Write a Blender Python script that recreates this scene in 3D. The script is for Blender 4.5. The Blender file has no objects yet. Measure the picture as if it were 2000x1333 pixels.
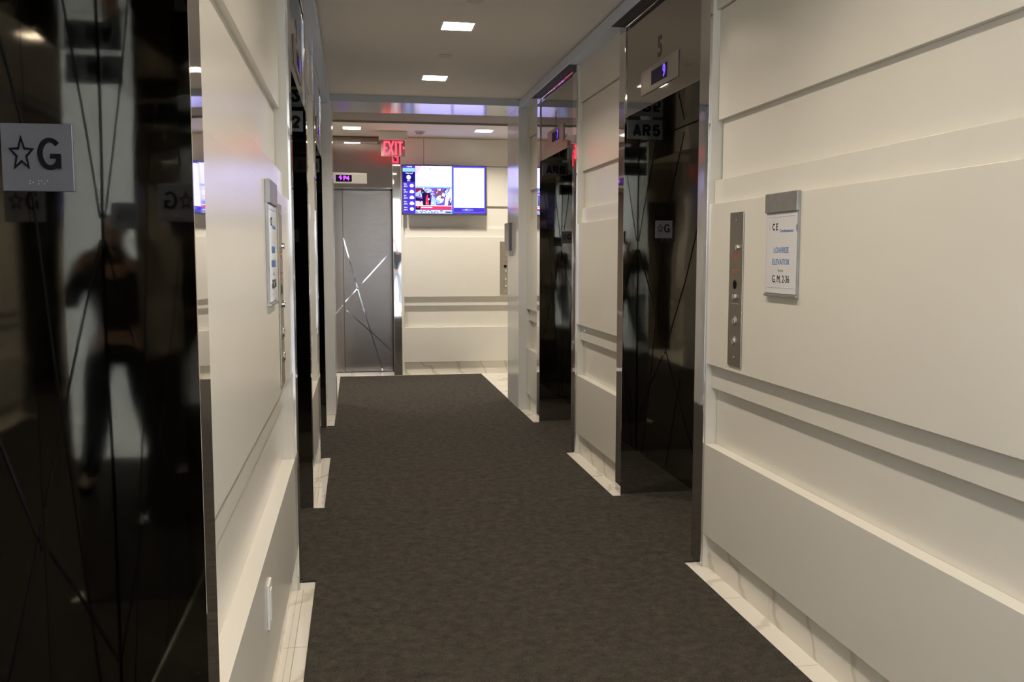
import bpy, bmesh, math, random
from mathutils import Vector, Matrix
random.seed(7)
SC = bpy.context.scene
COL = SC.collection
PI = math.pi

# ------------------------------------------------------------------ camera
YAW, PITCH, FPX, EYE = 0.1693, 0.0924, 1788.0, 1.35
cam_data = bpy.data.cameras.new('camera')
cam_data.sensor_width = 36.0
cam_data.lens = FPX / 2000.0 * 36.0
cam_data.clip_start = 0.02
cam = bpy.data.objects.new('camera', cam_data)
COL.objects.link(cam)
cam.location = (0, 0, EYE)
cam.rotation_euler = (PI / 2 - PITCH, 0, -YAW)
SC.camera = cam

# ------------------------------------------------------------------ world: overcast daylight beyond the lobby glazing
W = bpy.data.worlds.new('World'); SC.world = W
W.use_nodes = True
bg = W.node_tree.nodes['Background']
bg.inputs[0].default_value = (0.55, 0.70, 1.0, 1)
bg.inputs[1].default_value = 0.6
SC.view_settings.view_transform = 'Standard'
SC.view_settings.look = 'None'
SC.view_settings.gamma = 1
SC.view_settings.use_curve_mapping = False
SC.view_settings.exposure = 0.0
SC.cycles.max_bounces = 12
SC.cycles.diffuse_bounces = 6
SC.cycles.glossy_bounces = 8
# daylight through the glazing at both sides of the lobby behind the camera
for (lx, rot) in ((-3.95, -PI/2), (5.15, PI/2)):
    ld = bpy.data.lights.new('daylight', 'AREA'); ld.shape = 'RECTANGLE'; ld.size = 2.3; ld.size_y = 1.8; ld.energy = 760; ld.color = (0.60, 0.75, 1.0)
    lo = bpy.data.objects.new('daylight', ld); COL.objects.link(lo); lo.location = (lx, -2.45, 1.45); lo.rotation_euler = (0, rot, 0)
LAMP_W = 21.5
LAMP_COL = (1.0, 0.885, 0.73)
CROSS_COL = (1.0, 0.92, 0.80)

# ------------------------------------------------------------------ materials
def mat(name, col, rough=0.5, metal=0.0, emit=None, es=1.0, spec=0.5, coat=0.0, coat_rough=0.1):
    m = bpy.data.materials.new(name); m.use_nodes = True
    b = m.node_tree.nodes['Principled BSDF']
    b.inputs['Base Color'].default_value = (*col, 1)
    b.inputs['Roughness'].default_value = rough
    b.inputs['Metallic'].default_value = metal
    b.inputs['Specular IOR Level'].default_value = spec
    b.inputs['Coat Weight'].default_value = coat
    b.inputs['Coat Roughness'].default_value = coat_rough
    if emit:
        b.inputs['Emission Color'].default_value = (*emit, 1)
        b.inputs['Emission Strength'].default_value = es
    return m
def nt(m): return m.node_tree, m.node_tree.nodes['Principled BSDF']
def add_noise_bump(m, scale, strength, dist=0.002, stretch=(1, 1, 1)):
    t, b = nt(m)
    tc = t.nodes.new('ShaderNodeTexCoord'); mp = t.nodes.new('ShaderNodeMapping'); mp.inputs['Scale'].default_value = stretch
    n = t.nodes.new('ShaderNodeTexNoise'); n.inputs['Scale'].default_value = scale
    bu = t.nodes.new('ShaderNodeBump'); bu.inputs['Strength'].default_value = strength; bu.inputs['Distance'].default_value = dist
    t.links.new(tc.outputs['Object'], mp.inputs[0]); t.links.new(mp.outputs[0], n.inputs['Vector'])
    t.links.new(n.outputs['Fac'], bu.inputs['Height']); t.links.new(bu.outputs[0], b.inputs['Normal'])
    return n
def vary(m, c1, c2, scale, stretch=(1, 1, 1), lo=.35, hi=.65):
    t, b = nt(m)
    tc = t.nodes.new('ShaderNodeTexCoord'); mp = t.nodes.new('ShaderNodeMapping'); mp.inputs['Scale'].default_value = stretch
    n = t.nodes.new('ShaderNodeTexNoise'); n.inputs['Scale'].default_value = scale; n.inputs['Detail'].default_value = 5
    r = t.nodes.new('ShaderNodeValToRGB')
    r.color_ramp.elements[0].position = lo; r.color_ramp.elements[1].position = hi
    r.color_ramp.elements[0].color = (*c1, 1); r.color_ramp.elements[1].color = (*c2, 1)
    t.links.new(tc.outputs['Object'], mp.inputs[0]); t.links.new(mp.outputs[0], n.inputs['Vector'])
    t.links.new(n.outputs['Fac'], r.inputs[0]); t.links.new(r.outputs[0], b.inputs['Base Color'])

M = {}
M['panel'] = mat('white lacquered panel', (0.70, 0.67, 0.60), 0.24, spec=0.5)
vary(M['panel'], (0.69, 0.66, 0.59), (0.71, 0.68, 0.61), 1.5)
M['trimb'] = mat('satin cornice paint tinted daylight blue', (0.60, 0.69, 0.86), 0.2)  # bluish daylight on the crown trim is put into its base colour
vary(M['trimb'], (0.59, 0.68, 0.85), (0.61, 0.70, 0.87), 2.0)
M['trimh'] = mat('satin header paint with daylight tint', (0.53, 0.56, 0.61), 0.15)  # header colour cooled to carry the daylight falling on its face
M['trimw'] = mat('off white satin trim paint', (0.60, 0.59, 0.58), 0.16)
vary(M['trimw'], (0.66, 0.66, 0.64), (0.69, 0.685, 0.66), 2.0)
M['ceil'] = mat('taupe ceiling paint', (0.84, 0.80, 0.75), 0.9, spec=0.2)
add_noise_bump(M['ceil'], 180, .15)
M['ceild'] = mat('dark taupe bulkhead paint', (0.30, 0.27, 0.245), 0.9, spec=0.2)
M['ceil2'] = mat('off white ceiling paint', (0.72, 0.68, 0.62), 0.8, spec=0.2)
add_noise_bump(M['ceil2'], 180, .1)
M['dark'] = mat('dark lining', (0.02, 0.02, 0.022), 0.6)
M['groove'] = mat('joint lining', (0.33, 0.29, 0.23), 0.7)
M['chrome'] = mat('polished stainless steel', (0.66, 0.65, 0.66), 0.035, 1.0)
add_noise_bump(M['chrome'], 2.2, .25, .01)
M['smoke'] = mat('polished black stainless steel', (0.37, 0.345, 0.32), 0.035, 1.0)
add_noise_bump(M['smoke'], 1.6, .25, .01, (1, 1, .5))
M['smoked'] = mat('polished black stainless steel of the jambs', (0.44, 0.43, 0.405), 0.03, 1.0)
add_noise_bump(M['smoked'], 1.6, .25, .01, (1, 1, .5))
M['etch'] = mat('etched dark line in steel', (0.004, 0.004, 0.004), 0.7, 0.0, spec=0.1)
M['polline'] = mat('polished line in brushed steel', (0.60, 0.60, 0.60), 0.04, 1.0)
M['steel'] = mat('brushed stainless plate', (0.42, 0.39, 0.33), 0.38, 1.0)
add_noise_bump(M['steel'], 60, .12, .001, (1, 1, 30))
M['alum'] = mat('grey anodised metal', (0.36, 0.35, 0.34), 0.42, 0.7)
vary(M['alum'], (0.34, 0.33, 0.32), (0.38, 0.37, 0.36), 30)
M['alumdark'] = mat('dark grey plastic edge', (0.12, 0.12, 0.13), 0.4)
M['white'] = mat('white plastic', (0.75, 0.73, 0.70), 0.35)
M['paper'] = mat('white paper behind clear film', (0.70, 0.69, 0.70), 0.25, coat=.6, coat_rough=.05)
M['black'] = mat('black ink', (0.008, 0.008, 0.009), 0.9, spec=0.05)
M['hole'] = mat('black key barrel', (0.006, 0.006, 0.006), 0.8, spec=.1)
M['blueink'] = mat('blue ink', (0.10, 0.20, 0.45), 0.5)
M['greyink'] = mat('grey ink', (0.3, 0.3, 0.34), 0.5)
M['redink'] = mat('red engraved lettering', (0.50, 0.12, 0.07), 0.5)
M['signplate'] = mat('silver sign plate', (0.085, 0.083, 0.083), 0.35, 0.3)
M['gplate'] = mat('grey star plate', (0.14, 0.137, 0.152), 0.35, 0.4)
M['braille'] = mat('raised dots', (0.30, 0.30, 0.34), 0.3, 0.4)
M['numeral'] = mat('dark engraved numeral', (0.02, 0.018, 0.017), 0.25, 0.5)
M['button'] = mat('polished button', (0.75, 0.73, 0.68), 0.12, 1.0)
M['lampglow'] = mat('downlight lamp diffuser', (0.8, 0.8, 0.8), 0.5, emit=(1, .90, .76), es=2.0)
M['reflector'] = mat('white reflector box', (0.85, 0.82, 0.78), 0.3)
M['exitred'] = mat('red lit letters', (0.8, 0.05, 0.05), 0.4, emit=(1.0, 0.022, 0.045), es=6.0)
M['exitpanel'] = mat('edge lit acrylic', (0.26, 0.17, 0.17), 0.15, emit=(1.0, .10, .08), es=0.02)
M['exitbox'] = mat('exit housing', (0.62, 0.58, 0.54), 0.35)
M['bezel'] = mat('dark blue grey screen bezel', (0.05, 0.05, 0.09), 0.25)
def E(name, col, s=1.0):
    M[name] = mat(name, (0, 0, 0), 0.5, emit=col, es=s, spec=.04)
TVS = 1.0
E('scr white', (0.50, 0.46, 1.0), 3.5); E('scr blue', (0.075, 0.045, 0.62), 1.2); E('scr navy', (0.015, 0.01, 0.25), 1.0)
E('scr cyan', (0.30, 0.62, 1.0), 1.3); E('scr red', (1.0, 0.06, 0.16), 1.0); E('scr pink', (0.85, 0.62, 0.80), 1.3)
E('scr pale', (1.0, 0.90, 1.0), 1.9); E('scr black', (0.02, 0.01, 0.08), 1.0); E('scr sky', (0.45, 0.62, 1.0), 1.3)
E('scr dred', (0.35, 0.02, 0.06), 1.0); E('scr brown', (0.28, 0.10, 0.20), 1.0); E('scr text', (0.85, 0.9, 1.0), 1.6)
E('scr frame', (0.22, 0.25, 1.0), 1.0); E('scr violet', (0.25, 0.12, 0.85), 1.0); E('scr shadow', (0.45, 0.38, 0.62), 1.0)
E('led blue', (0.13, 0.05, 1.0), 2.2); E('led violet', (0.42, 0.06, 1.0), 2.6); E('led off', (0.004, 0.0015, 0.02), .4)

def brushed(name, col, st=(1.5, 1.5, 260), bs=.10, ro=.21):
    m = mat(name, col, ro, 1.0)
    t, b = nt(m)
    tc = t.nodes.new('ShaderNodeTexCoord'); mp = t.nodes.new('ShaderNodeMapping'); mp.inputs['Scale'].default_value = st
    n = t.nodes.new('ShaderNodeTexNoise'); n.inputs['Scale'].default_value = 3
    bu = t.nodes.new('ShaderNodeBump'); bu.inputs['Strength'].default_value = bs; bu.inputs['Distance'].default_value = .002
    t.links.new(tc.outputs['Object'], mp.inputs[0]); t.links.new(mp.outputs[0], n.inputs['Vector'])
    t.links.new(n.outputs['Fac'], bu.inputs['Height']); t.links.new(bu.outputs[0], b.inputs['Normal'])
    return m
M['brushed'] = brushed('brushed stainless door', (0.225, 0.196, 0.178))
M['brushedv'] = brushed('vertically brushed stainless transom', (0.25, 0.215, 0.19), (260, 1.5, 1.5), .06, .24)
_t, _b = nt(M['brushedv']); _c = _t.nodes.new('ShaderNodeCombineXYZ'); _c.inputs[0].default_value = 1.0
_t.links.new(_c.outputs[0], _b.inputs['Tangent']); _b.inputs['Anisotropic'].default_value = .93; _b.inputs['Roughness'].default_value = .36
M['plated'] = mat('smoked indicator plate', (0.20, 0.183, 0.16), 0.30, 1.0)

def marble(name, c, vein, tile=None):
    m = mat(name, c, 0.16)
    t, b = nt(m)
    tc = t.nodes.new('ShaderNodeTexCoord')
    mp = t.nodes.new('ShaderNodeMapping'); mp.inputs['Rotation'].default_value = (0.9, 0.45, 0.9); mp.inputs['Scale'].default_value = (1, 1, 1)
    w = t.nodes.new('ShaderNodeTexWave'); w.inputs['Scale'].default_value = 1.7; w.inputs['Distortion'].default_value = 9.0
    w.inputs['Detail'].default_value = 4; w.inputs['Detail Scale'].default_value = 1.3
    r = t.nodes.new('ShaderNodeValToRGB')
    e = r.color_ramp.elements
    e[0].position = 0.0; e[0].color = (*vein, 1); e[1].position = 0.10; e[1].color = (*c, 1)
    x = e.new(.04); x.color = tuple((a + b_) / 2 for a, b_ in zip(vein, c)) + (1,)
    t.links.new(tc.outputs['Object'], mp.inputs[0]); t.links.new(mp.outputs[0], w.inputs['Vector']); t.links.new(w.outputs['Fac'], r.inputs[0])
    t.links.new(r.outputs[0], b.inputs['Base Color'])
    return m
M['marble'] = marble('cream marble', (0.74, 0.70, 0.62), (0.58, 0.54, 0.45))

def carpet_mat():
    m = mat('charcoal woven carpet', (0.03, 0.03, 0.028), 0.95, spec=0.15)
    t, b = nt(m)
    tc = t.nodes.new('ShaderNodeTexCoord')
    mp = t.nodes.new('ShaderNodeMapping'); mp.inputs['Rotation'].default_value = (0, 0, PI / 4); mp.inputs['Scale'].default_value = (150, 150, 150)
    v = t.nodes.new('ShaderNodeTexVoronoi'); v.inputs['Scale'].default_value = 1.0; v.inputs['Randomness'].default_value = .35
    n = t.nodes.new('ShaderNodeTexNoise'); n.inputs['Scale'].default_value = 22; n.inputs['Detail'].default_value = 8; n.inputs['Roughness'].default_value = .8
    mx = t.nodes.new('ShaderNodeMath'); mx.operation = 'MULTIPLY_ADD'; mx.inputs[1].default_value = -.55
    r = t.nodes.new('ShaderNodeValToRGB')
    r.color_ramp.elements[0].position = .02; r.color_ramp.elements[0].color = (0.014, 0.0135, 0.013, 1)
    r.color_ramp.elements[1].position = .55; r.color_ramp.elements[1].color = (0.084, 0.073, 0.056, 1)
    t.links.new(tc.outputs['Object'], mp.inputs[0]); t.links.new(mp.outputs[0], v.inputs['Vector']); t.links.new(tc.outputs['Object'], n.inputs['Vector'])
    t.links.new(v.outputs['Distance'], mx.inputs[0]); t.links.new(n.outputs['Fac'], mx.inputs[2]); t.links.new(mx.outputs[0], r.inputs[0])
    t.links.new(r.outputs[0], b.inputs['Base Color'])
    bu = t.nodes.new('ShaderNodeBump'); bu.inputs['Strength'].default_value = .7; bu.inputs['Distance'].default_value = .004; bu.invert = True
    t.links.new(v.outputs['Distance'], bu.inputs['Height']); t.links.new(bu.outputs[0], b.inputs['Normal'])
    return m
M['carpet'] = carpet_mat()

# ------------------------------------------------------------------ helpers
def box(bm, x0, x1, y0, y1, z0, z1, mi=0):
    if x0 > x1: x0, x1 = x1, x0
    if y0 > y1: y0, y1 = y1, y0
    if z0 > z1: z0, z1 = z1, z0
    v = [bm.verts.new(p) for p in ((x0,y0,z0),(x1,y0,z0),(x1,y1,z0),(x0,y1,z0),(x0,y0,z1),(x1,y0,z1),(x1,y1,z1),(x0,y1,z1))]
    for f in ((0,3,2,1),(4,5,6,7),(0,1,5,4),(1,2,6,5),(2,3,7,6),(3,0,4,7)):
        fc = bm.faces.new([v[i] for i in f]); fc.material_index = mi
def prism(bm, pts, y0, y1, mi=0):
    """outline in x,z extruded along y"""
    a = [bm.verts.new((x, y0, z)) for x, z in pts]; b = [bm.verts.new((x, y1, z)) for x, z in pts]
    n = len(pts)
    for f in (bm.faces.new(a), bm.faces.new(b[::-1])): f.material_index = mi
    for i in range(n):
        f = bm.faces.new([a[i], b[i], b[(i+1) % n], a[(i+1) % n]]); f.material_index = mi
def disc(bm, cx, cz, r, y0, y1, n=24, mi=0, r2=None, sx=1.0):
    r2 = r if r2 is None else r2
    a = [bm.verts.new((cx + r*sx*math.cos(2*PI*i/n), y0, cz + r*math.sin(2*PI*i/n))) for i in range(n)]
    b = [bm.verts.new((cx + r2*sx*math.cos(2*PI*i/n), y1, cz + r2*math.sin(2*PI*i/n))) for i in range(n)]
    bm.faces.new(a).material_index = mi; bm.faces.new(b[::-1]).material_index = mi
    for i in range(n): bm.faces.new([a[i], b[i], b[(i+1) % n], a[(i+1) % n]]).material_index = mi
def make(name, bm, mats, parent=None, bevel=0, matrix=None):
    bmesh.ops.recalc_face_normals(bm, faces=bm.faces)
    me = bpy.data.meshes.new(name); bm.to_mesh(me); bm.free()
    if not isinstance(mats, (list, tuple)): mats = [mats]
    for m in mats: me.materials.append(M[m] if isinstance(m, str) else m)
    o = bpy.data.objects.new(name, me); COL.objects.link(o)
    if parent: o.parent = parent
    if matrix is not None: o.matrix_local = matrix
    if bevel:
        md = o.modifiers.new('bevel', 'BEVEL'); md.width = bevel; md.segments = 2; md.limit_method = 'ANGLE'
    return o
def boxes(name, bs, mats, parent=None, bevel=0):
    bm = bmesh.new()
    for b in bs: box(bm, *b)
    return make(name, bm, mats, parent, bevel)
def thing(name, label, cat, loc=(0, 0, 0), rz=0.0, group=None):
    o = bpy.data.objects.new(name, None); COL.objects.link(o)
    o.empty_display_size = .1
    o.location = loc; o.rotation_euler = (0, 0, rz); o['label'] = label; o['category'] = cat
    if group: o['group'] = group
    return o
def struct(o, label=None):
    o['kind'] = 'structure'
    if label: o['label'] = label
    return o
def text_bm(body, size, depth=.0006, bold=0.0, sx=1.0, align='CENTER'):
    cu = bpy.data.curves.new('lettering', 'FONT')
    cu.body = body; cu.size = size; cu.extrude = depth / 2; cu.offset = bold; cu.align_x = align; cu.align_y = 'CENTER'; cu.resolution_u = 3
    o = bpy.data.objects.new('lettering_source', cu); COL.objects.link(o)
    dg = bpy.context.evaluated_depsgraph_get()
    me = bpy.data.meshes.new_from_object(o.evaluated_get(dg))
    bpy.data.objects.remove(o); bpy.data.curves.remove(cu)
    bm = bmesh.new(); bm.from_mesh(me); bpy.data.meshes.remove(me)
    bmesh.ops.transform(bm, matrix=Matrix.Diagonal((sx, 1, 1, 1)), verts=bm.verts)
    # text lies in local x,y facing +z  ->  x,z facing -y
    bmesh.ops.transform(bm, matrix=Matrix.Rotation(PI / 2, 4, 'X'), verts=bm.verts)
    return bm
def text(name, body, size, m, parent, x, y, z, bold=0.0, sx=1.0, align='CENTER', depth=.0006):
    bm = text_bm(body, size, depth, bold, sx, align)
    bmesh.ops.translate(bm, vec=(x, y, z), verts=bm.verts)
    me = bpy.data.meshes.new(name); bm.to_mesh(me); bm.free()
    me.materials.clear(); me.materials.append(M[m])
    for p in me.polygons: p.material_index = 0
    o = bpy.data.objects.new(name, me); COL.objects.link(o); o.parent = parent
    return o

# bold condensed sign capitals drawn as thick strokes; unit height 1, width .62
def arc(cx, cz, rx, rz, a0, a1, n=12): return [(cx + rx*math.cos(math.radians(a0 + (a1-a0)*i/n)), cz + rz*math.sin(math.radians(a0 + (a1-a0)*i/n))) for i in range(n + 1)]
GLYPH = {
 'A': [[(.075, 0), (.31, 1)], [(.545, 0), (.31, 1)], [(.16, .27), (.46, .27)]],
 'R': [[(.09, 0), (.09, 1)], [(.09, .92)] + arc(.33, .71, .19, .21, 90, -90) + [(.09, .50)], [(.30, .50), (.52, 0)]],
 '5': [[(.52, .91), (.17, .91)], [(.17, .97), (.12, .46)], arc(.31, .33, .21, .25, 145, -150, 18)],
 '6': [arc(.31, .70, .21, .22, 20, 180) + [(.10, .30)], arc(.31, .31, .21, .24, 0, 360, 24)],
 '2': [arc(.31, .70, .21, .22, 175, -20) + [(.36, .38), (.12, .10)], [(.08, .085), (.54, .085)]],
 '3': [arc(.31, .71, .20, .21, 170, -90), arc(.31, .29, .22, .21, 90, -170)],
 '1': [[(.34, 0), (.34, 1)], [(.34, .86), (.16, .74)]],
 'G': [arc(.36, .5, .28, .43, 48, 322, 28), [(.595, .04), (.595, .47)], [(.36, .43), (.655, .43)]]}
def glyph_text(name, body, h, sw, m, parent, x, y, z, depth=.0008, adv=.66, sx=1.0):
    """strokes in x,z facing -y"""
    bm = bmesh.new(); W_ = h * adv * sx; x0 = x - W_ * len(body) / 2 + W_ * .5 - .31 * h * sx; k = 0
    for i, c in enumerate(body):
        for st in GLYPH[c]:
            pts = [(x0 + i * W_ + px * h * sx, z - h/2 + (sw/2 + pz * (h - sw)) ) for px, pz in st]
            for a, b in zip(pts, pts[1:]):
                d = Vector((b[0]-a[0], b[1]-a[1]))
                if d.length < 1e-6: continue
                d.normalize(); n = Vector((-d.y, d.x)) * sw / 2; e = d * (sw * (.22 if len(st) > 2 else .0)); k += 1; o = .000004 * k
                prism(bm, [(a[0]-e.x+n.x, a[1]-e.y+n.y), (b[0]+e.x+n.x, b[1]+e.y+n.y), (b[0]+e.x-n.x, b[1]+e.y-n.y), (a[0]-e.x-n.x, a[1]-e.y-n.y)], y - depth - o, y)
    return make(name, bm, m, parent)

# ------------------------------------------------------------------ dimensions
CX = 0.6135
XR = 1.476                      # front face of the right wall panels
def MX(x): return 2 * CX - x    # mirror to the left wall
ZC = 2.69
Y0, Y_PORT, Y_PORT2, Y_END = -1.3, 7.88, 8.45, 10.39
DOOR_X = 1.91

# ------------------------------------------------------------------ floor and carpet
fl = struct(boxes('floor', [(-4.0, 5.2, -3.5, 11.6, -.12, 0)], 'marble'))
# narrow tile joints in the floor strips
gb = []
for s in (0, 1):
    for (a, b) in ((1.57, 3.70) if s == 0 else (Y0, 3.70), (5.03, 6.035), (7.365, 7.88)):
        f = (lambda x: MX(x)) if s == 0 else (lambda x: x)
        if s == 0:
            gb.append((f(1.4525), f(1.4545), a, b, 0, .0006)); gb.append((f(1.4750), f(1.4762), a, b, 0, .0006))
        y = a + .35
        while y < b - .1:
            gb.append((f(1.41), f(1.49), y, y + .0012, 0, .0006)); y += .61
for x in (1.75, 2.36, 2.97): gb.append((x, x + .002, 8.42, 10.39, 0, .0006))
for y in (8.75, 9.36, 9.97): gb.append((1.41, 4.0, y, y + .002, 0, .0006))
for x in (-.5, -1.1): gb.append((x, x + .002, 8.42, 10.39, 0, .0006))
boxes('tile_joint', gb, 'groove', fl)

bm = bmesh.new()
def alc(x_edge, x_door, ya, yb, oa, ob):
    xm = x_edge + (.056 if x_door > x_edge else -.056)
    return [(x_edge, ya), (xm, ya), (xm, oa), (x_door, oa), (x_door, ob), (xm, ob), (xm, yb), (x_edge, yb)]
XD = MX(DOOR_X) + .006
R = [(1.409, Y0)] + alc(1.409, DOOR_X - .006, 3.754, 4.878, 3.811, 4.9195) + alc(1.409, DOOR_X - .006, 6.06, 7.20, 6.146, 7.2545) + [(1.409, 10.345)]
L = [(-.181, 10.345)] + alc(-.181, XD, 7.32, 6.17, 7.2545, 6.146) + alc(-.181, XD, 4.903, 3.781, 4.9195, 3.811) + alc(-.181, XD + .03, 1.50, .31, 1.4595, .351) + [(-.181, Y0)]
pts = R + L
a = [bm.verts.new((x, y, .0008)) for x, y in pts]; b = [bm.verts.new((x, y, .007)) for x, y in pts]
bm.faces.new(a[::-1]); bm.faces.new(b)
for i in range(len(pts)):
    j = (i + 1) % len(pts); bm.faces.new([a[i], a[j], b[j], b[i]])
carpet = make('carpet', bm, 'carpet')
carpet['label'] = 'charcoal woven carpet running the length of the corridor between marble strips'; carpet['category'] = 'carpet'

# ------------------------------------------------------------------ ceilings with holes for the downlights
LS = .178
def slab_with_holes(name, x0, x1, y0, y1, z0, z1, holes, m):
    xs = sorted({x0, x1, *[h[0] - LS/2 for h in holes], *[h[0] + LS/2 for h in holes]})
    ys = sorted({y0, y1, *[h[1] - LS/2 for h in holes], *[h[1] + LS/2 for h in holes]})
    bm = bmesh.new()
    def inhole(cx, cy): return any(abs(cx - h[0]) < LS/2 and abs(cy - h[1]) < LS/2 for h in holes)
    vv = {}
    def V(x, y, z):
        k = (round(x, 5), round(y, 5), z)
        if k not in vv: vv[k] = bm.verts.new((x, y, z))
        return vv[k]
    for i in range(len(xs) - 1):
        for j in range(len(ys) - 1):
            cx, cy = (xs[i] + xs[i+1]) / 2, (ys[j] + ys[j+1]) / 2
            if inhole(cx, cy): continue
            for z in (z0, z1): bm.faces.new([V(xs[i], ys[j], z), V(xs[i+1], ys[j], z), V(xs[i+1], ys[j+1], z), V(xs[i], ys[j+1], z)])
    return struct(make(name, bm, m))
corr_lights = [(CX, y) for y in (5.47, 7.05, 3.89, 2.31, .73, -.85)]
cross_lights = [(-.01, 9.75), (1.365, 9.75), (2.74, 9.75), (-1.39, 9.75)]
slab_with_holes('ceiling', -.42, 1.62, -1.3, 8.2, ZC, ZC + .012, corr_lights, 'ceil')
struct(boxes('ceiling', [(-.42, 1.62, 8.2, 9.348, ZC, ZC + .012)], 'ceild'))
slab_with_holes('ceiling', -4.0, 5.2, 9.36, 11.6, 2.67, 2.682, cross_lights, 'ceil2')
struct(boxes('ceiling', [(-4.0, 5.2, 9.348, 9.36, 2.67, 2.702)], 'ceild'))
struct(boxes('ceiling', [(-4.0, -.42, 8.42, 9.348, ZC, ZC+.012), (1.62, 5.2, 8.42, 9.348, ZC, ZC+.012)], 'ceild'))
struct(boxes('ceiling', [(-4.0, 5.2, -3.5, -1.3, 2.9, 2.92), (-4, 5.2, -1.312, -1.30, ZC, 2.9)], 'ceil2'))

def ceiling_light(x, y, z, label, first=None, col=None):
    t = thing('ceiling_light', label, 'ceiling light', (x, y, z), 0, 'square recessed downlights')
    if first:
        for ch in first.children:
            c = ch.copy(); COL.objects.link(c); c.parent = t
    else:
        h = LS / 2; d = .090
        bm = bmesh.new()
        box(bm, -h, -h - .004, -h, h, .0, d); box(bm, h, h + .004, -h, h, .0, d)
        box(bm, -h - .004, h + .004, -h - .004, -h, .0, d); box(bm, -h - .004, h + .004, h, h + .004, .0, d)
        box(bm, -h - .004, h + .004, -h - .004, h + .004, d, d + .004)
        make('housing', bm, 'reflector', t)
        bm = bmesh.new(); disc(bm, 0, 0, .045, d - .012, d - .001)
        bmesh.ops.rotate(bm, matrix=Matrix.Rotation(PI/2, 3, 'X'), verts=bm.verts)
        for v in bm.verts: v.co.z = abs(v.co.z)
        make('lamp', bm, 'lampglow', t)
        boxes('trim_ring', [(-h-.008, -h, -h-.008, h+.008, -.003, -.0005), (h, h+.008, -h-.008, h+.008, -.003, -.0005), (-h, h, -h-.008, -h, -.003, -.0005), (-h, h, h, h+.008, -.003, -.0005)], 'reflector', t)
    ld = bpy.data.lights.new('lamp_light', 'AREA'); ld.shape = 'DISK'; ld.size = .12; ld.energy = LAMP_W * (1.45 if col else 1); ld.color = col or LAMP_COL
    lo = bpy.data.objects.new('lamp_light', ld); COL.objects.link(lo); lo.parent = t; lo.location = (0, 0, .072)
    return t
pos_lab = ['square recessed downlight in the corridor ceiling nearest the camera, beside the sprinkler cap',
           'square recessed downlight in the corridor ceiling just before the white portal']
first = ceiling_light(*corr_lights[0], ZC, pos_lab[0])
first_children_only = [c for c in first.children if c.type == 'MESH']
class _F: children = first_children_only
ceiling_light(*corr_lights[1], ZC, pos_lab[1], _F)
for p in corr_lights[2:]: ceiling_light(*p, ZC, 'square recessed downlight in the corridor ceiling above and behind the camera', _F)
ceiling_light(*cross_lights[0], 2.67, 'small square downlight above the brushed steel elevator, left of the exit sign', _F, CROSS_COL)
ceiling_light(*cross_lights[1], 2.67, 'square downlight in the far cross corridor ceiling, to the right above the television', _F, CROSS_COL)
for p in cross_lights[2:]: ceiling_light(*p, 2.67, 'square downlight in the cross corridor out of sight past the portal', _F, CROSS_COL)

for (x, y, lab) in ((.62, 6.28, 'small round white sprinkler cap in the corridor ceiling between the two downlights'), (.645, 4.91, 'small round white sprinkler cap at the very top edge of the picture')):
    bm = bmesh.new(); disc(bm, 0, 0, .045, 0, .006, 32, r2=.048)
    bmesh.ops.rotate(bm, matrix=Matrix.Rotation(PI/2, 3, 'X'), verts=bm.verts)
    for v in bm.verts: v.co.z = -abs(v.co.z) - .0005
    o = make('sprinkler_cap', bm, 'ceil2'); o.location = (x, y, ZC)
    o['label'] = lab; o['category'] = 'sprinkler cap'; o['group'] = 'ceiling sprinkler caps'

# smoke detector
t = thing('smoke_detector', 'small white ceiling detector between the exit sign and the right downlight', 'smoke detector', (.70, 9.90, 2.67))
bm = bmesh.new(); disc(bm, 0, 0, .055, 0, .012, 28); bmesh.ops.rotate(bm, matrix=Matrix.Rotation(PI/2, 3, 'X'), verts=bm.verts)
for v in bm.verts: v.co.z = -abs(v.co.z) - .0005
make('base', bm, 'exitbox', t)
bm = bmesh.new(); disc(bm, 0, 0, .043, .013, .030, 28, r2=.034); bmesh.ops.rotate(bm, matrix=Matrix.Rotation(PI/2, 3, 'X'), verts=bm.verts)
for v in bm.verts: v.co.z = -abs(v.co.z)
make('sensor_head', bm, 'alum', t)

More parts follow.
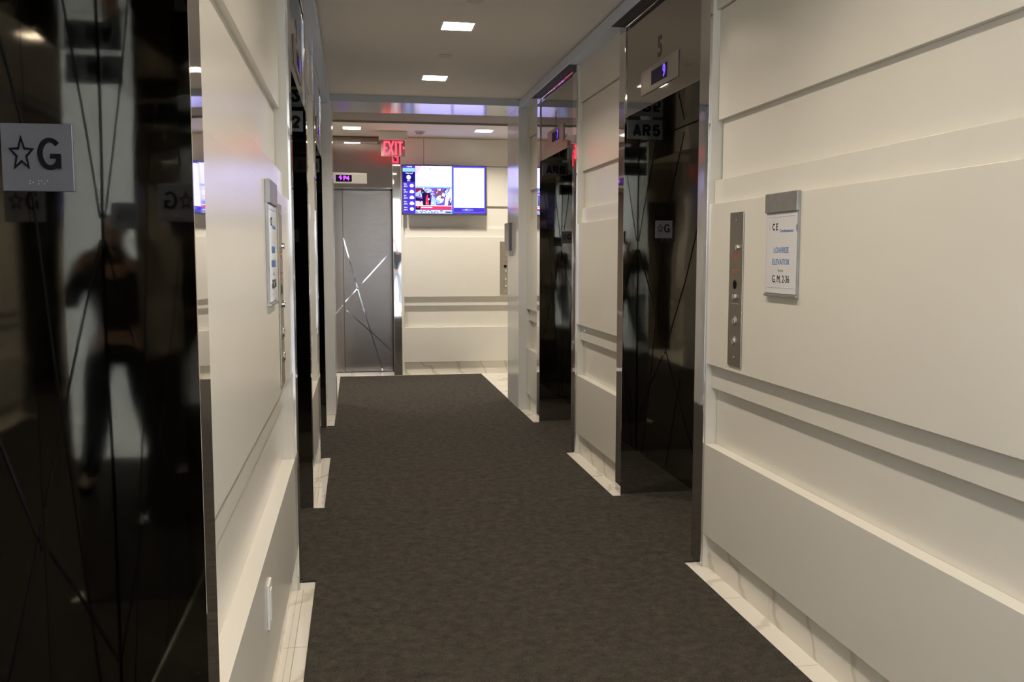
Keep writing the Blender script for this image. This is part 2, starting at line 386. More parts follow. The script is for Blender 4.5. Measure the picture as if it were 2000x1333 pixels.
# ------------------------------------------------------------------ panelled walls
# (depth offset from the front face, z0, z1): profile shared by every wall
BACK = .075
PROF = [('skirting', .021, 0, .19), ('lower_panel', 0.0, .148, .544), ('recess_panel', .048, .544, .789), ('band_panel', .024, .789, .892),
        ('main_panel', 0.0, .892, 1.5675), ('ledge_panel', .020, 1.5675, 1.666), ('middle_panel', .050, 1.666, 1.916), ('upper_panel', .030, 1.916, 2.361), ('top_panel', .014, 2.365, 2.665)]
def wall_section(name, org, rz, w, ends=(True, True), seam=None, st_w=.006):
    """local frame: x to the viewer's right, y into the wall, front face y=0"""
    t = struct(boxes(name, [(0, w, BACK, BACK + .10, 0, 2.69)], 'panel'))
    t.location = org; t.rotation_euler = (0, 0, rz)
    sl = st_w if ends[0] else 0; sr = st_w if ends[1] else 0
    for (nm, d, z0, z1) in PROF:
        m = 'marble' if nm == 'skirting' else 'panel'
        g = .004 if d > .04 else 0              # open joint beside the deepest panels
        a, b = (sl + g if sl else 0), w - (sr + g if sr else 0)
        if nm == 'skirting':
            # marble tiles with hairline joints
            bs = []; x = a
            while x < b - .01:
                x2 = min(x + .602, b); bs.append((x, x2 - .0012, d, BACK, z0, z1)); x = x2
            boxes(nm, bs, m, t); continue
        if seam and nm in ('upper_panel', 'top_panel'):
            bs = [(a, seam - .0015, d, BACK, z0, z1), (seam + .0015, b, d, BACK, z0, z1)]
        else: bs = [(a, b, d, BACK, z0, z1)]
        boxes(nm, bs, m, t, .0012)
    for (e, x0, x1) in ((ends[0], 0, st_w), (ends[1], w - st_w, w)):
        if e: boxes('end_cap', [(x0 + .0002, x1 - .0002, .0004, BACK, 0, 2.665)], 'panel', t)
    gs = []
    for (e, x0) in ((ends[0], st_w), (ends[1], w - st_w - .004)):
        if e: gs += [(x0, x0 + .004, .058, BACK, .544, .789), (x0, x0 + .004, .058, BACK, 1.666, 1.916)]
    if gs: boxes('shadow_groove', gs, 'dark', t)
    return t
for (ya, yb) in ((Y0, 3.70), (5.03, 6.035), (7.365, 7.88)):
    wall_section('wall_right', (XR, yb, 0), -PI/2, yb - ya, (True, ya > 0 and yb < 7.5))
for (ya, yb) in ((Y0, .24), (1.57, 3.70), (5.03, 6.035), (7.365, 7.88)):
    wall_section('wall_left', (MX(XR), ya, 0), PI/2, yb - ya, (ya > 0, yb < 7.5))
wall_section('wall_back', (.515, Y_END, 0), 0, 4.6, (True, False), seam=.262, st_w=.028)
wall_section('wall_back', (-4.0, Y_END, 0), 0, 3.205, (False, True))
# walls either side of the far cross corridor
struct(boxes('wall_right', [(1.56, 5.2, 8.30, 8.42, 0, 2.69)], 'panel'))
struct(boxes('wall_left', [(-4.0, MX(1.56), 8.30, 8.42, 0, 2.69)], 'panel'))
struct(boxes('wall_right', [(5.1, 5.2, 8.42, 10.4, 0, 2.72)], 'panel'))
struct(boxes('wall_left', [(-4.0, -3.9, 8.42, 10.4, 0, 2.72)], 'panel'))
# lobby behind the camera, with full height glazing
struct(boxes('wall_front', [(1.56, 5.2, -1.42, -1.30, 0, 2.9), (-4.0, MX(1.56), -1.42, -1.30, 0, 2.9)], 'panel'))
struct(boxes('wall_back', [(-4.0, 5.2, -3.5, -3.4, 0, 2.9)] , 'white'))
bs = []
for z in (.9, 1.8): bs.append((-4, 5.2, -3.4, -3.398, z, z + .004))
for k in range(9): bs.append((-3.9 + k * 1.0, -3.896 + k * 1.0, -3.4, -3.398, 0, 2.9))
struct(boxes('trim_6', bs, 'groove'))
for (n_, x_) in (('window_1', -4.06), ('window_2', 5.2)):
    struct(boxes(n_, [(x_, x_ + .06, y, y + .05, 0, 2.9) for y in (-3.4, -2.4, -1.45)] + [(x_, x_ + .06, -3.4, -1.4, 0, .08), (x_, x_ + .06, -3.4, -1.4, 2.82, 2.9)], 'alumdark'))

# portal framing the cross corridor and crown trim along both walls
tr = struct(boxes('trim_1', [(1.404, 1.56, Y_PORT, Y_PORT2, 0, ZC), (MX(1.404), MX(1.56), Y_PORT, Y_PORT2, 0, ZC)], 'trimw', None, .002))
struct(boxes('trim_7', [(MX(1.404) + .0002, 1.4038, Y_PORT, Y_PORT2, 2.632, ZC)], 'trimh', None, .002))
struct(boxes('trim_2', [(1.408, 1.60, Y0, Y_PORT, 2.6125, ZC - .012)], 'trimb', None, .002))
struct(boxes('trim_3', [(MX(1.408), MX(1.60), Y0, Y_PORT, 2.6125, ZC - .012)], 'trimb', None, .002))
struct(boxes('trim_4', [(1.418, 1.60, Y0, Y_PORT, ZC - .012, ZC), (MX(1.418), MX(1.60), Y0, Y_PORT, ZC - .012, ZC)], 'groove'))
struct(boxes('trim_5', [(-4.0, 5.1, Y_END + .055, Y_END + .08, 2.655, 2.67)], 'dark'))

# ------------------------------------------------------------------ elevators
LINES = [((.530, 1.390), (.012, .826)), ((.002, 1.559), (.115, 1.132)), ((.115, 1.132), (.226, .723)), ((.226, .723), (.430, .021)),
         ((.028, .725), (.304, .473)), ((.304, .473), (.530, .253)), ((-.012, .79), (-.10, .685)), ((-.10, .685), (-.53, .22)), ((-.002, 1.59), (-.30, 2.07)),
         ((-.012, .74), (-.36, 1.21)), ((-.36, 1.21), (-.53, 1.50)), ((.530, 1.45), (.20, 2.09)), ((-.05, .02), (-.30, .62))]
def inlay_bm(lines, w, y):
    bm = bmesh.new()
    for (a, b) in lines:
        d = Vector((b[0]-a[0], b[1]-a[1])).normalized(); n = Vector((-d.y, d.x)) * w / 2
        prism(bm, [(a[0]+n.x, a[1]+n.y), (b[0]+n.x, b[1]+n.y), (b[0]-n.x, b[1]-n.y), (a[0]-n.x, a[1]-n.y)], y, y + .004)
    return bm
def indicator(t, x0, x1, z0, z1, wx0, wx1, wz0, wz1, txt, y, plate='steel', led='led blue', tsize=.06, tx=None):
    p = boxes('position_indicator', [(x0, x1, y - .006, y, z0, z1)], plate, t, .002)
    boxes('display_window', [(wx0, wx1, y - .0072, y - .005, wz0, wz1)], 'led off', p)
    if txt: text('display_digits', txt, tsize, led, p, (wx0 + wx1) / 2 if tx is None else tx, y - .0085, (wz0 + wz1) / 2, .0026)
    return p
def elevator(label, loc, rz, num, half=.555, fw=.11, dep=.434, style='black', digits='9', zt=2.585, flip=1):
    t = thing('elevator_entrance', label, 'elevator', loc, rz, 'dark polished elevator entrances' if style == 'black' else None)
    FH = 2.105
    face, jamb, door = ('smoke', 'smoked', 'smoked') if style == 'black' else ('brushedv', 'brushed', 'brushed')
    for s in (-1, 1):
        boxes('frame_post', [(s*(half+.002), s*(half+fw), -.004, .07, 0, zt + .026)], 'chrome', t, .002)
        boxes('jamb_return', [(s*half, s*(half+.002), -.0035, dep + .05, 0, FH + .02)], jamb, t)
    boxes('frame_head', [(-half, half, -.004, .07, zt, zt + .026)], 'chrome', t, .002)
    boxes('dark_soffit_sheet', [(-half - fw + .004, half + fw - .004, -.055, .07, zt + .0262, zt + .0268)], 'dark', t) if style == 'black' and flip > 0 else None  # thin dark sheet on the cornice underside, right wall entrances only
    boxes('transom', [(-half + .0005, half - .0005, .003, .03, FH, zt - .0005)], face, t)
    boxes('transom_edge', [(-half + .0005, half - .0005, .0015, .0028, FH, FH + .003)], 'chrome', t)
    boxes('soffit', [(-half, half, .03, dep + .05, FH, FH + .02)], jamb, t)
    for s in (-1, 1):
        lf = boxes('door_leaf', [(s*.002, s*(half - (.016 if style == 'black' else .003)), dep, dep + .03, .012, FH - .004)], door, t)
        ls = [l for l in (LINES if style == 'black' else LINES[:8]) if (l[0][0] + l[1][0]) * s > 0]
        if flip < 0: ls = [((-a[0], a[1]), (-b[0], b[1])) for (a, b) in (LINES if style == 'black' else LINES[:8]) if (a[0] + b[0]) * s < 0]
        if ls: make('inlay_line', inlay_bm(ls, .011 if style == 'black' else .013, dep - .0012), 'etch' if style == 'black' else 'polline', lf)
    boxes('shaft_lining', [(-half - .02, half + .02, dep + .04, dep + .05, 0, FH + .02)], 'dark', t)
    if style == 'brushed':
        boxes('top_infill', [(-half - fw, half + fw, .02, .08, zt + .028, 2.662)], 'brushedv', t)
        boxes('sill', [(-half, half, .0, dep, .0005, .004)], 'marble', t)
    if style == 'black':
        if num: text('numeral', num, .135, 'numeral', t, 0, .0022, 2.36, .004)
        boxes_ = indicator(t, -.275, .272, 2.170, 2.292, -.105, .13, 2.197, 2.265, digits, .003, 'plated', tsize=.078, tx=.090)
    else:
        indicator(t, -.33, .276, 2.150, 2.268, -.064, .110, 2.170, 2.245, '\u2191P4', .003, 'steel', 'led violet', .066)
    return t
XE = XR - .006
elevator('dark polished elevator entrance with numeral 5, nearest on the right wall', (XE, 4.365, 0), -PI/2, '5', digits='9')
elevator('dark polished elevator entrance marked AR6, farther along the right wall by the portal', (XE, 6.70, 0), -PI/2, '6', digits='7')
elevator('large dark elevator entrance filling the left edge of the picture, nearest on the left wall', (MX(XE), .905, 0), PI/2, '1', digits='4', flip=-1, dep=.41)
elevator('narrow dark elevator entrance seen edge on past the near left wall panel', (MX(XE), 4.365, 0), PI/2, '2', digits='3', flip=-1)
elevator('thin dark elevator entrance farthest along the left wall beside the portal post', (MX(XE), 6.70, 0), PI/2, '3', digits='8', flip=-1)
elevator('brushed steel elevator with crossing polished lines, facing the camera at the corridor end', (-.13, Y_END + .004, 0), 0, '', .555, .09, .33, 'brushed')

# level and designation signs fixed to the jambs (they face the camera unless flip)
def plate_frame(x, y, z, rz): return Matrix.Translation((x, y, z)) @ Matrix.Rotation(rz, 4, 'Z')
def ar_sign(body, xc, y, zc, lab, rz=0):
    t = thing('designation_sign', lab, 'sign', (xc, y, zc), rz, 'elevator designation signs')
    boxes('sign_plate', [(-.101, .101, -.004, 0, -.052, .052)], 'signplate', t, .001)
    glyph_text('lettering', body, .074, .0155, 'black', t, .010, -.004, -.004, .0008, .74, 1.0)
    return t
def star_pts(cx, cz, r, rin, rot=PI/2):
    return [(cx + (r if i % 2 == 0 else rin) * math.cos(rot + i*PI/5), cz + (r if i % 2 == 0 else rin) * math.sin(rot + i*PI/5)) for i in range(10)]
def star_sign(xc, y, zc, lab, rz=0):
    t = thing('star_sign', lab, 'sign', (xc, y, zc), rz, 'main floor star plates on the elevator jambs')
    boxes('sign_plate', [(-.049, .049, -.003, 0, -.049, .049)], 'gplate', t, .001)
    bm = bmesh.new()
    o_, i_ = [[(-.0215 + px * .70, .0045 + pz * 1.02) for px, pz in star_pts(0, 0, rr, ri)] for rr, ri in ((.0265, .0118), (.0195, .0078))]
    yf = -.0048
    a = [bm.verts.new((x, yf, z)) for x, z in o_]; b = [bm.verts.new((x, yf, z)) for x, z in i_]
    a2 = [bm.verts.new((x, -.003, z)) for x, z in o_]; b2 = [bm.verts.new((x, -.003, z)) for x, z in i_]
    for k in range(10):
        j = (k+1) % 10
        bm.faces.new([a[k], a[j], b[j], b[k]]); bm.faces.new([a[k], a2[k], a2[j], a[j]]); bm.faces.new([b[k], b[j], b2[j], b2[k]])
    make('star_outline', bm, 'black', t)
    glyph_text('letter_g', 'G', .053, .0070, 'black', t, .0150, -.003, .0055, .0016, .66, .92)
    bm = bmesh.new()
    for k, (dx, dz) in enumerate(((-.012, 0), (-.012, -.004), (-.008, -.002), (.0, 0), (.004, 0), (.0, -.004), (.008, -.004), (.012, 0))):
        disc(bm, dx, -.034 + dz, .0011, -.0038, -.003, 8)
    make('raised_dots', bm, 'braille', t)
    return t
YF5, YF6, YF1 = 4.9195, 7.2545, 1.4595
ar_sign('AR5', 1.581, YF5, 2.043, 'silver sign with black letters AR5 on the jamb of the nearer right elevator')
ar_sign('AR6', 1.585, YF6, 2.043, 'silver sign with black letters AR6 on the jamb of the farther right elevator')
ar_sign('AR2', MX(1.581), YF5, 2.043, 'silver sign with only its black digit 2 showing, on the second left elevator jamb')
ar_sign('AR3', MX(1.585), YF6, 2.043, 'silver sign mostly hidden in the farthest left elevator recess')
ar_sign('AR1', MX(1.581), YF1, 2.043, 'silver sign AR1 high on the jamb of the nearest left elevator, above the picture')
ar_sign('AR1', MX(1.581), .35, 2.043, 'silver sign AR1 on the camera side jamb of the nearest left elevator, seen only mirrored', PI)
star_sign(1.699, YF5, 1.499, 'small plate with star and letter G on the jamb of the nearer right elevator')
star_sign(1.692, YF6, 1.501, 'small plate with star and letter G on the jamb of the farther right elevator')
star_sign(-.4555, YF1, 1.494, 'largest grey plate with star and letter G, on the nearest left elevator jamb')
star_sign(MX(1.699), YF5, 1.50, 'faint star plate in the dark recess of the second left elevator')
star_sign(MX(1.692), YF6, 1.50, 'star plate hidden in the recess of the farthest left elevator')
star_sign(MX(1.69), .35, 1.49, 'star plate on the camera side jamb of the nearest left elevator, seen only mirrored', PI)
star_sign(1.69, 3.81, 1.49, 'star plate on the camera side jamb of the nearer right elevator, seen only mirrored', PI)

# ------------------------------------------------------------------ call panels
def call_panel(lab, loc, rz):
    t = thing('call_panel', lab, 'elevator call panel', loc, rz, 'tall steel elevator call panels')
    boxes('face_plate', [(-.0625, .0625, -.006, 0, -.303, .303)], 'steel', t, .002)
    def knob(name, x, z, r, d, m):
        bm = bmesh.new(); disc(bm, x, z, r, -.006 - d, -.006, 24, r2=r*1.08); return make(name, bm, m, t, .0012)
    knob('screw', 0, .272, .0055, .0015, 'button'); knob('screw', 0, -.268, .0055, .0015, 'button')
    knob('key_switch', .022, .165, .010, .010, 'button')
    text('warning_lettering', 'IN CASE', .011, 'redink', t, -.004, -.0066, .145)
    text('warning_lettering', 'OF FIRE', .017, 'redink', t, .004, -.0066, .130)
    text('warning_lettering', 'USE STAIRS', .013, 'redink', t, .002, -.0066, .074)
    text('warning_lettering', 'ONLY', .011, 'redink', t, .002, -.0066, .062)
    knob('keyhole', -.004, .020, .017, .001, 'hole')
    knob('indicator_lamp', .002, -.030, .012, .010, 'button')
    text('small_lettering', 'EMERGENCY POWER', .008, 'greyink', t, 0, -.0066, -.055)
    for z in (-.125, -.205):
        bm = bmesh.new(); disc(bm, 0, z, .021, -.008, -.006, 28); rg = make('button_ring', bm, 'alum', t)
        bm = bmesh.new(); disc(bm, 0, z, .014, -.0125, -.008, 28, r2=.016); make('call_button', bm, 'button', rg, .002)
    return t
call_panel('tall narrow steel call panel on the right wall beside the paper notice', (XR, 3.400, 1.219), -PI/2)
call_panel('tall narrow call panel on the left wall, seen almost edge on past the notice holder', (MX(XR), 3.16, 1.219), PI/2)
call_panel('tall steel call panel on the end wall, partly hidden by the right portal post', (1.70, Y_END, 1.215), 0)

# ------------------------------------------------------------------ notices
def notice(lab, loc, rz):
    t = thing('notice_holder', lab, 'notice holder', loc, rz, 'elevator notice holders')
    boxes('back_tray', [(-.1205, .1205, -.008, 0, -.178, .178)], 'alum', t, .001)
    bm = bmesh.new(); prism(bm, [(-.121, .113), (.121, .113), (.121, .181), (-.121, .181)], -.016, -.0)
    make('header_bar', bm, 'alum', t, .002)
    bm = bmesh.new(); prism(bm, [(-.114, -.170), (.114, -.170), (.114, .040), (.106, .048), (.106, .062), (.114, .070), (.114, .110), (-.114, .110)], -.0100, -.008)
    p = make('notice_paper', bm, 'paper', t)
    yy = -.0104
    boxes('printed_rule', [(-.098, .098, yy, -.0100, .0965, .0978), (-.103, .103, yy, -.0100, -.1515, -.1502)], 'greyink', p)
    boxes('letter_i_stem', [(-.090, -.0875, yy, -.0100, .052, .073), (-.090, -.0875, yy, -.0100, .077, .079)], 'greyink', p)
    text('logo_letters', 'C E', .034, 'black', p, -.047, yy, .0615, .0004, .85)
    text('logo_subtitle', 'Condominiums', .0165, 'blueink', p, .040, yy, .048, .0001)
    text('heading_lettering', 'LOWRISE', .029, 'blueink', p, .003, yy, -.020, .0002, .95)
    text('heading_lettering', 'ELEVATOR', .029, 'blueink', p, .002, yy, -.061, .0002, .95)
    text('floors_word', 'Floors:', .015, 'greyink', p, .002, yy, -.090)
    text('floors_lettering', 'G, M, 2-36', .036, 'black', p, .004, yy, -.121, 0, .85)
    boxes('bottom_lip', [(-.121, .121, -.014, 0, -.182, -.174)], 'alum', t, .001)
    return t
notice('grey framed paper notice reading lowrise elevator on the near right wall', (XR, 3.008, 1.390), -PI/2)
notice('grey framed notice holder on the near left wall, seen at a sharp angle', (MX(XR), 2.82, 1.388), PI/2)
# holder on the inner face of the right portal post
t = thing('card_holder', 'slim dark grey holder on the inner face of the right portal post', 'notice holder', (1.404, 8.30, 1.50), -PI/2)
boxes('back_tray', [(-.118, .110, -.006, 0, -.145, .15)], 'alum', t, .001)
boxes('front_cover', [(-.118, .110, -.036, -.030, -.100, .15)], 'alum', t, .001)
boxes('side_rail', [(-.118, -.106, -.030, -.006, -.100, .15)], 'alumdark', t)
boxes('side_rail', [(.098, .110, -.030, -.006, -.100, .15)], 'alumdark', t)
boxes('bottom_lip', [(-.121, .113, -.030, -.006, -.148, -.100)], 'steel', t, .001)

# outlet on the left lower panel
t = thing('wall_outlet', 'white wall outlet low on the near left panel', 'outlet', (MX(XR), 2.515, .40), PI/2)
boxes('cover_plate', [(-.036, .036, -.007, 0, -.062, .062)], 'white', t, .002)
boxes('socket', [(-.017, .017, -.0095, -.006, -.042, .042)], 'white', t, .0015)

# ------------------------------------------------------------------ television on the end wall
t = thing('television', 'wall mounted flat screen showing a blue news and weather page on the end wall', 'television', (.998, 10.31, 2.085), 0)
TW, TH = .948, .552
boxes('casing', [(-TW/2, TW/2, .0, .045, -TH/2, TH/2)], 'bezel', t, .004)
boxes('wall_bracket', [(-.2, .2, .045, .079, -.15, .15)], 'dark', t)
boxes('bezel', [(-TW/2, TW/2, -.004, 0, TH/2-.010, TH/2), (-TW/2, TW/2, -.004, 0, -TH/2, -TH/2+.016), (-TW/2, -TW/2+.012, -.004, 0, -TH/2, TH/2), (TW/2-.012, TW/2, -.004, 0, -TH/2, TH/2)], 'bezel', t, .001)
sw, sh = TW - .024, TH - .026
# screen picture: coordinates in fractions of the screen (u right, v down)
SX = lambda u: -sw/2 + u * sw
SZ = lambda v: TH/2 - .010 - v * sh
names_ = ['scr blue', 'scr navy', 'scr white', 'scr cyan', 'scr red', 'scr pink', 'scr pale', 'scr black', 'scr sky', 'scr dred', 'scr brown', 'scr text', 'scr frame', 'scr violet', 'scr shadow']
bm = bmesh.new()
layer = [0]
def poly(pts, m):
    layer[0] += 1
    y = -.0002 - layer[0] * .00002
    f = bm.faces.new([bm.verts.new((SX(u), y, SZ(v))) for u, v in pts]); f.material_index = names_.index(m)
def rect(u0, v0, u1, v1, m): poly([(u0, v1), (u1, v1), (u1, v0), (u0, v0)], m)
def ell(cu, cv, ru, rv, m, n=16): poly([(cu + ru*math.cos(-2*PI*i/n), cv - rv*math.sin(-2*PI*i/n)) for i in range(n)][::-1], m)
rect(0, 0, 1, 1, 'scr blue')
rect(0, .052, .145, .13, 'scr cyan'); rect(0, .13, .145, .345, 'scr navy')
ell(.070, .245, .026, .046, 'scr white')
for k in range(5):
    v = .42 + k * .122
    ell(.106, v, .024, .036, 'scr white'); 
    if k in (1, 2, 3): ell(.118, v + .012, .018, .022, 'scr white'); ell(.094, v + .014, .016, .020, 'scr white')
# advertisement with a pale face
rect(.148, .005, .588, .462, 'scr white')
rect(.148, .43, .588, .462, 'scr cyan')
poly([(.150, .005), (.225, .005), (.200, .10), (.178, .16), (.150, .19)], 'scr pink')
poly([(.150, .19), (.19, .16), (.215, .22), (.235, .27), (.195, .335), (.150, .31)], 'scr pale')
poly([(.20, .21), (.243, .268), (.200, .345), (.192, .335), (.230, .27), (.198, .225)], 'scr pink')
ell(.262, .045, .016, .008, 'scr shadow'); ell(.330, .065, .016, .010, 'scr shadow')
poly([(.30, .14), (.318, .17), (.306, .185), (.30, .175)], 'scr pink'); ell(.322, .245, .014, .010, 'scr pink')
rect(.262, .285, .40, .292, 'scr shadow'); rect(.40, .280, .46, .284, 'scr sky')
# news picture
rect(.148, .462, .588, .84, 'scr violet')
rect(.148, .475, .25, .55, 'scr dred'); poly([(.15, .58), (.20, .52), (.235, .62), (.225, .66), (.15, .63)], 'scr sky')
poly([(.15, .66), (.24, .70), (.23, .74), (.15, .73)], 'scr black'); rect(.15, .74, .24, .83, 'scr pink')
poly([(.22, .50), (.33, .54), (.335, .83), (.24, .83)], 'scr black'); ell(.30, .52, .045, .05, 'scr sky')
poly([(.275, .66), (.295, .59), (.315, .83), (.27, .83)], 'scr red'); ell(.247, .478, .012, .018, 'scr white')
poly([(.33, .83), (.35, .60), (.39, .68), (.40, .83)], 'scr sky'); ell(.37, .55, .025, .05, 'scr violet')
ell(.43, .56, .05, .09, 'scr brown'); ell(.445, .70, .045, .08, 'scr text'); ell(.49, .61, .022, .035, 'scr white'); ell(.44, .50, .014, .02, 'scr white')
ell(.418, .75, .03, .05, 'scr cyan'); ell(.47, .66, .018, .03, 'scr brown')
poly([(.50, .83), (.51, .66), (.57, .47), (.588, .47), (.588, .70), (.55, .83)], 'scr pale'); poly([(.50, .52), (.55, .47), (.53, .60), (.50, .66)], 'scr sky')
poly([(.535, .83), (.555, .68), (.575, .80), (.57, .83)], 'scr navy'); ell(.57, .66, .01, .03, 'scr pink')
rect(.148, .83, .588, .845, 'scr pale')
rect(.148, .845, .588, .915, 'scr red'); rect(.150, .845, .205, .925, 'scr black'); ell(.178, .865, .017, .02, 'scr red')
rect(.215, .862, .35, .882, 'scr pale')
rect(.148, .925, .588, 1.0, 'scr sky')
for r_ in range(3):
    u = .156
    while u < (.565 if r_ < 2 else .50):
        w_ = random.uniform(.008, .028); rect(u, .932 + r_*.022, u + w_, .946 + r_*.022, 'scr text' if random.random() < .5 else 'scr violet'); u += w_ + .006
rect(.515, .965, .583, .982, 'scr black')
rect(.146, 0, .150, 1.0, 'scr frame'); rect(.586, 0, .592, 1.0, 'scr cyan')
for k in range(60):
    cu_, cv_ = random.uniform(.155, .58), random.uniform(.48, .80)
    ell(cu_, cv_, random.uniform(.004, .010), random.uniform(.008, .020), random.choice(['scr navy', 'scr sky', 'scr text', 'scr brown', 'scr violet', 'scr black', 'scr pink']), 7)
# blank white panel at the right
rect(.602, .020, .992, .975, 'scr frame'); rect(.608, .030, .986, .965, 'scr blue'); rect(.612, .036, .982, .875, 'scr white')
ell(.78, .918, .075, .028, 'scr frame', 24); ell(.765, .915, .014, .010, 'scr text')
make('screen', bm, names_, t)
for (u, v, s, txt_) in [(.078, .026, .020, '1:00 PM'), (.078, .163, .018, 'Wed, Aug 7'), (.070, .318, .018, '22\u00b0C')]:
    text('screen_lettering', txt_, s, 'scr text', t, SX(u), -.0040, SZ(v), .0005, .9, depth=.0003)
for k, (dn, tp) in enumerate((('THU', '20\u00b0C'), ('FRI', '27\u00b0C'), ('SAT', '22\u00b0C'), ('SUN', '20\u00b0C'), ('MON', '20\u00b0C'))):
    v = .40 + k * .122
    text('screen_lettering', dn, .017, 'scr text', t, SX(.012), -.0040, SZ(v - .010), .0005, .9, 'LEFT', .0003)
    text('screen_lettering', tp, .021, 'scr text', t, SX(.012), -.0040, SZ(v + .038), .0005, .9, 'LEFT', .0003)

# ------------------------------------------------------------------ exit sign hanging from the far ceiling
t = thing('exit_sign', 'ceiling hung edge lit exit sign with glowing red letters before the end wall', 'exit sign', (.4175, 9.95, 2.67), 0)
boxes('housing', [(-.148, .148, -.045, .045, -.092, -.002)], 'exitbox', t, .003)
boxes('acrylic_panel', [(-.125, .125, -.003, .003, -.262, -.090)], 'exitpanel', t)
for back in (False, True):
    bm = bmesh.new()
    def seg(x0, x1, z0, z1): box(bm, x0, x1, -.006, -.003, z0, z1)
    za, zb_ = -.245, -.104; sw_ = .017
    x = -.098; seg(x, x+sw_, za, zb_); seg(x+sw_, x+.042, zb_-.017, zb_); seg(x+sw_, x+.038, (za+zb_)/2-.008, (za+zb_)/2+.008); seg(x+sw_, x+.042, za, za+.017)
    x = -.046
    for (a_, b_) in (((0, za), (.050, zb_)), ((.050, za), (0, zb_))):
        prism(bm, [(x+a_[0]-.009, a_[1]), (x+a_[0]+.009, a_[1]), (x+b_[0]+.009, b_[1]), (x+b_[0]-.009, b_[1])], -.006, -.003)
    x = .022; seg(x, x+sw_, za, zb_)
    x = .050; seg(x, x+.052, zb_-.017, zb_); seg(x+.0175, x+.0345, za, zb_-.017)
    prism(bm, [(.106, -.155), (.124, -.172), (.106, -.189)], -.006, -.003)
    if back:
        bmesh.ops.rotate(bm, matrix=Matrix.Rotation(PI, 3, 'Z'), verts=bm.verts)
    make('exit_letters', bm, 'exitred', t)
bm = bmesh.new(); disc(bm, .128, -.075, .005, -.047, -.045, 12); make('test_button', bm, 'black', t)

# ------------------------------------------------------------------ people seen only in the polished steel
M['skin'] = mat('skin', (0.52, 0.33, 0.25), 0.5); M['hairdark'] = mat('dark hair', (0.03, 0.022, 0.018), 0.5); M['hairred'] = mat('auburn hair', (0.16, 0.04, 0.025), 0.5)
M['clothdark'] = mat('dark grey cloth', (0.035, 0.035, 0.04), 0.9); M['clothwhite'] = mat('white cloth', (0.50, 0.50, 0.53), 0.85)
M['shoered'] = mat('dark red shoe', (0.20, 0.02, 0.02), 0.5); M['jeans'] = mat('dark denim', (0.03, 0.034, 0.045), 0.9)
for k_ in ('clothdark', 'clothwhite', 'jeans'): add_noise_bump(M[k_], 40, .4, .004)
def skinned(name, chains, m, parent, sub=2):
    """chains: lists of ((x,y,z), rx, ry); a vertex repeated at the same place is shared; first vertex is the root"""
    vs, es, rs, idx = [], [], [], {}
    for ch in chains:
        prev = None
        for (p, rx, ry) in ch:
            k = tuple(round(c, 4) for c in p)
            if k not in idx: idx[k] = len(vs); vs.append(p); rs.append((rx, ry))
            if prev is not None and prev != idx[k]: es.append((prev, idx[k]))
            prev = idx[k]
    me = bpy.data.meshes.new(name); me.from_pydata(vs, es, []); me.update()
    o = bpy.data.objects.new(name, me); COL.objects.link(o); o.parent = parent
    o.modifiers.new('skin', 'SKIN').use_smooth_shade = True
    sd = o.modifiers.new('smooth', 'SUBSURF'); sd.levels = sub; sd.render_levels = sub
    for i, sv in enumerate(me.skin_vertices[0].data): sv.radius = rs[i]; sv.use_root = (i == 0)
    dg = bpy.context.evaluated_depsgraph_get(); m2 = bpy.data.meshes.new_from_object(o.evaluated_get(dg))
    o.modifiers.clear(); o.data = m2; bpy.data.meshes.remove(me); m2.name = name
    m2.materials.clear(); m2.materials.append(M[m])
    for p in m2.polygons: p.material_index = 0; p.use_smooth = True
    return o
def lerp(a, b, f): return tuple(a[i] + (b[i] - a[i]) * f for i in range(3))
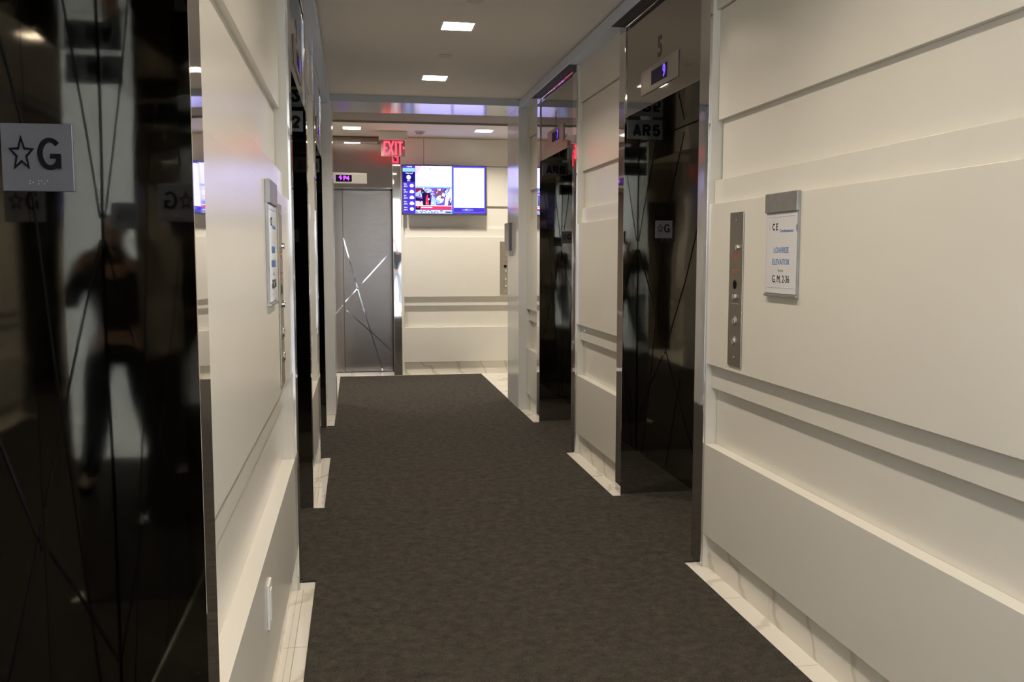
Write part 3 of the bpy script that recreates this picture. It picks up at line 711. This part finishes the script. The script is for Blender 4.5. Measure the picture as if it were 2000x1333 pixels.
def person(label, loc, rz, h, arms, top, legs, hair, shoe, stance=.12):
    t = thing('person', label, 'person', loc, rz)
    k = h / 1.70
    P = lambda x, y, z: (x * k, y * k, z * k)
    R = lambda v: v * k
    pel, sp, ch_, nb, nk = P(0, 0, .94), P(0, -.01, 1.12), P(0, -.01, 1.30), P(0, -.01, 1.43), P(0, .0, 1.50)
    hd1, hd2, hd3 = P(0, .02, 1.555), P(0, .012, 1.61), P(0, .005, 1.665)
    body = [[(pel, R(.145), R(.10)), (sp, R(.125), R(.095)), (ch_, R(.155), R(.11)), (nb, R(.075), R(.06)), (nk, R(.050), R(.052)), (hd1, R(.058), R(.072)), (hd2, R(.074), R(.092)), (hd3, R(.060), R(.078))]]
    shirt = [[(pel, R(.152), R(.112)), (sp, R(.138), R(.108)), (ch_, R(.165), R(.122)), (P(0, -.01, 1.42), R(.085), R(.072))]]
    trou = [[(P(0, 0, 1.0), R(.150), R(.108)), (pel, R(.158), R(.116))]]
    for s in (-1, 1):
        sh = P(s*.185, -.01, 1.385)
        if arms == 'camera': el, wr, pm = P(s*.225, .05, 1.15), P(s*.125, .245, 1.395), P(s*.085, .285, 1.43)
        else: el, wr, pm = P(s*.25, -.03, 1.10), P(s*.26, .05, .86), P(s*.255, .065, .79)
        body.append([(ch_, R(.155), R(.11)), (sh, R(.055), R(.055)), (el, R(.038), R(.038)), (wr, R(.024), R(.028)), (pm, R(.018), R(.036))])
        shirt.append([(ch_, R(.165), R(.122)), (sh, R(.068), R(.068)), (el, R(.050), R(.050)), (lerp(el, wr, .93), R(.036), R(.036))])
        d = Vector(pm) - Vector(wr); d.normalize(); side = Vector((0, 1, 0)) if arms != 'camera' else Vector((0, .35, 1)).normalized()
        side = (side - d * side.dot(d)).normalized(); inn = Vector((-s, 0, 0))
        for q, (off, ln) in enumerate(((-.026, .062), (-.009, .074), (.009, .078), (.026, .070))):
            b0 = Vector(pm) + side * off * k; b1 = b0 + d * ln * .45 * k; b2 = b0 + d * ln * .8 * k + inn * .014 * k; b3 = b0 + d * ln * k + inn * .032 * k
            body.append([(pm, R(.018), R(.036)), (tuple(b0 + d*.02*k), R(.010), R(.010)), (tuple(b1), R(.0088), R(.0088)), (tuple(b2), R(.0080), R(.0080)), (tuple(b3), R(.0068), R(.0068))])
        tb = Vector(lerp(wr, pm, .4)); tt = tb + side * .045 * k + d * .03 * k + inn * .012 * k
        body.append([(wr, R(.024), R(.028)), (tuple(tb + side * .026 * k), R(.011), R(.011)), (tuple(tt), R(.0095), R(.0095)), (tuple(tt + d * .026 * k), R(.008), R(.008))])
        hp, kn, an = P(s*.085, 0, .88), P(s*(.085 + stance*.45), .02, .49), P(s*(.085 + stance), 0, .085)
        body.append([(pel, R(.145), R(.10)), (hp, R(.085), R(.085)), (kn, R(.052), R(.055)), (an, R(.034), R(.038)), (P(s*(.095 + stance), .13, .035), R(.036), R(.022))])
        trou.append([(pel, R(.158), R(.116)), (hp, R(.096), R(.098)), (kn, R(.068), R(.070)), (lerp(kn, an, .97), R(.058), R(.062))])
        skinned('shoe', [[(P(s*(.085 + stance), -.045, .048), R(.040), R(.045)), (P(s*(.088 + stance), .04, .046), R(.044), R(.043)), (P(s*(.096 + stance), .15, .032), R(.044), R(.028))]], shoe, t)
    b = skinned('body', body, 'skin', t)
    skinned('shirt', shirt, top, t); skinned('trousers', trou, legs, t)
    skinned('hair', [[(P(0, -.055, 1.56), R(.060), R(.055)), (P(0, -.040, 1.63), R(.082), R(.075)), (P(0, -.010, 1.690), R(.072), R(.080))]], hair, t)
    skinned('nose', [[(P(0, .092, 1.622), R(.010), R(.010)), (P(0, .112, 1.592), R(.012), R(.012))]], 'skin', b, 1)
    return t
ph = person('person in dark clothes holding a camera, mirrored in the nearest left elevator', (.02, -.335, .012), 0, 1.56, 'camera', 'clothdark', 'jeans', 'hairdark', 'black')
t = thing('photo_camera', 'black photo camera held by the person mirrored in the dark steel', 'camera', (0, -.085, 1.35), 0)
boxes('camera_body', [(-.068, .068, -.035, .035, -.048, .048)], 'black', t, .006)
bm = bmesh.new(); disc(bm, 0, 0, .034, .035, .072, 28, r2=.034); make('lens', bm, 'hole', t, .002)
person('person in black top and white trousers mirrored in the bright strip beside the television', (1.02, -1.75, .004), 0, 1.78, 'down', 'clothdark', 'clothwhite', 'hairred', 'shoered', .04)
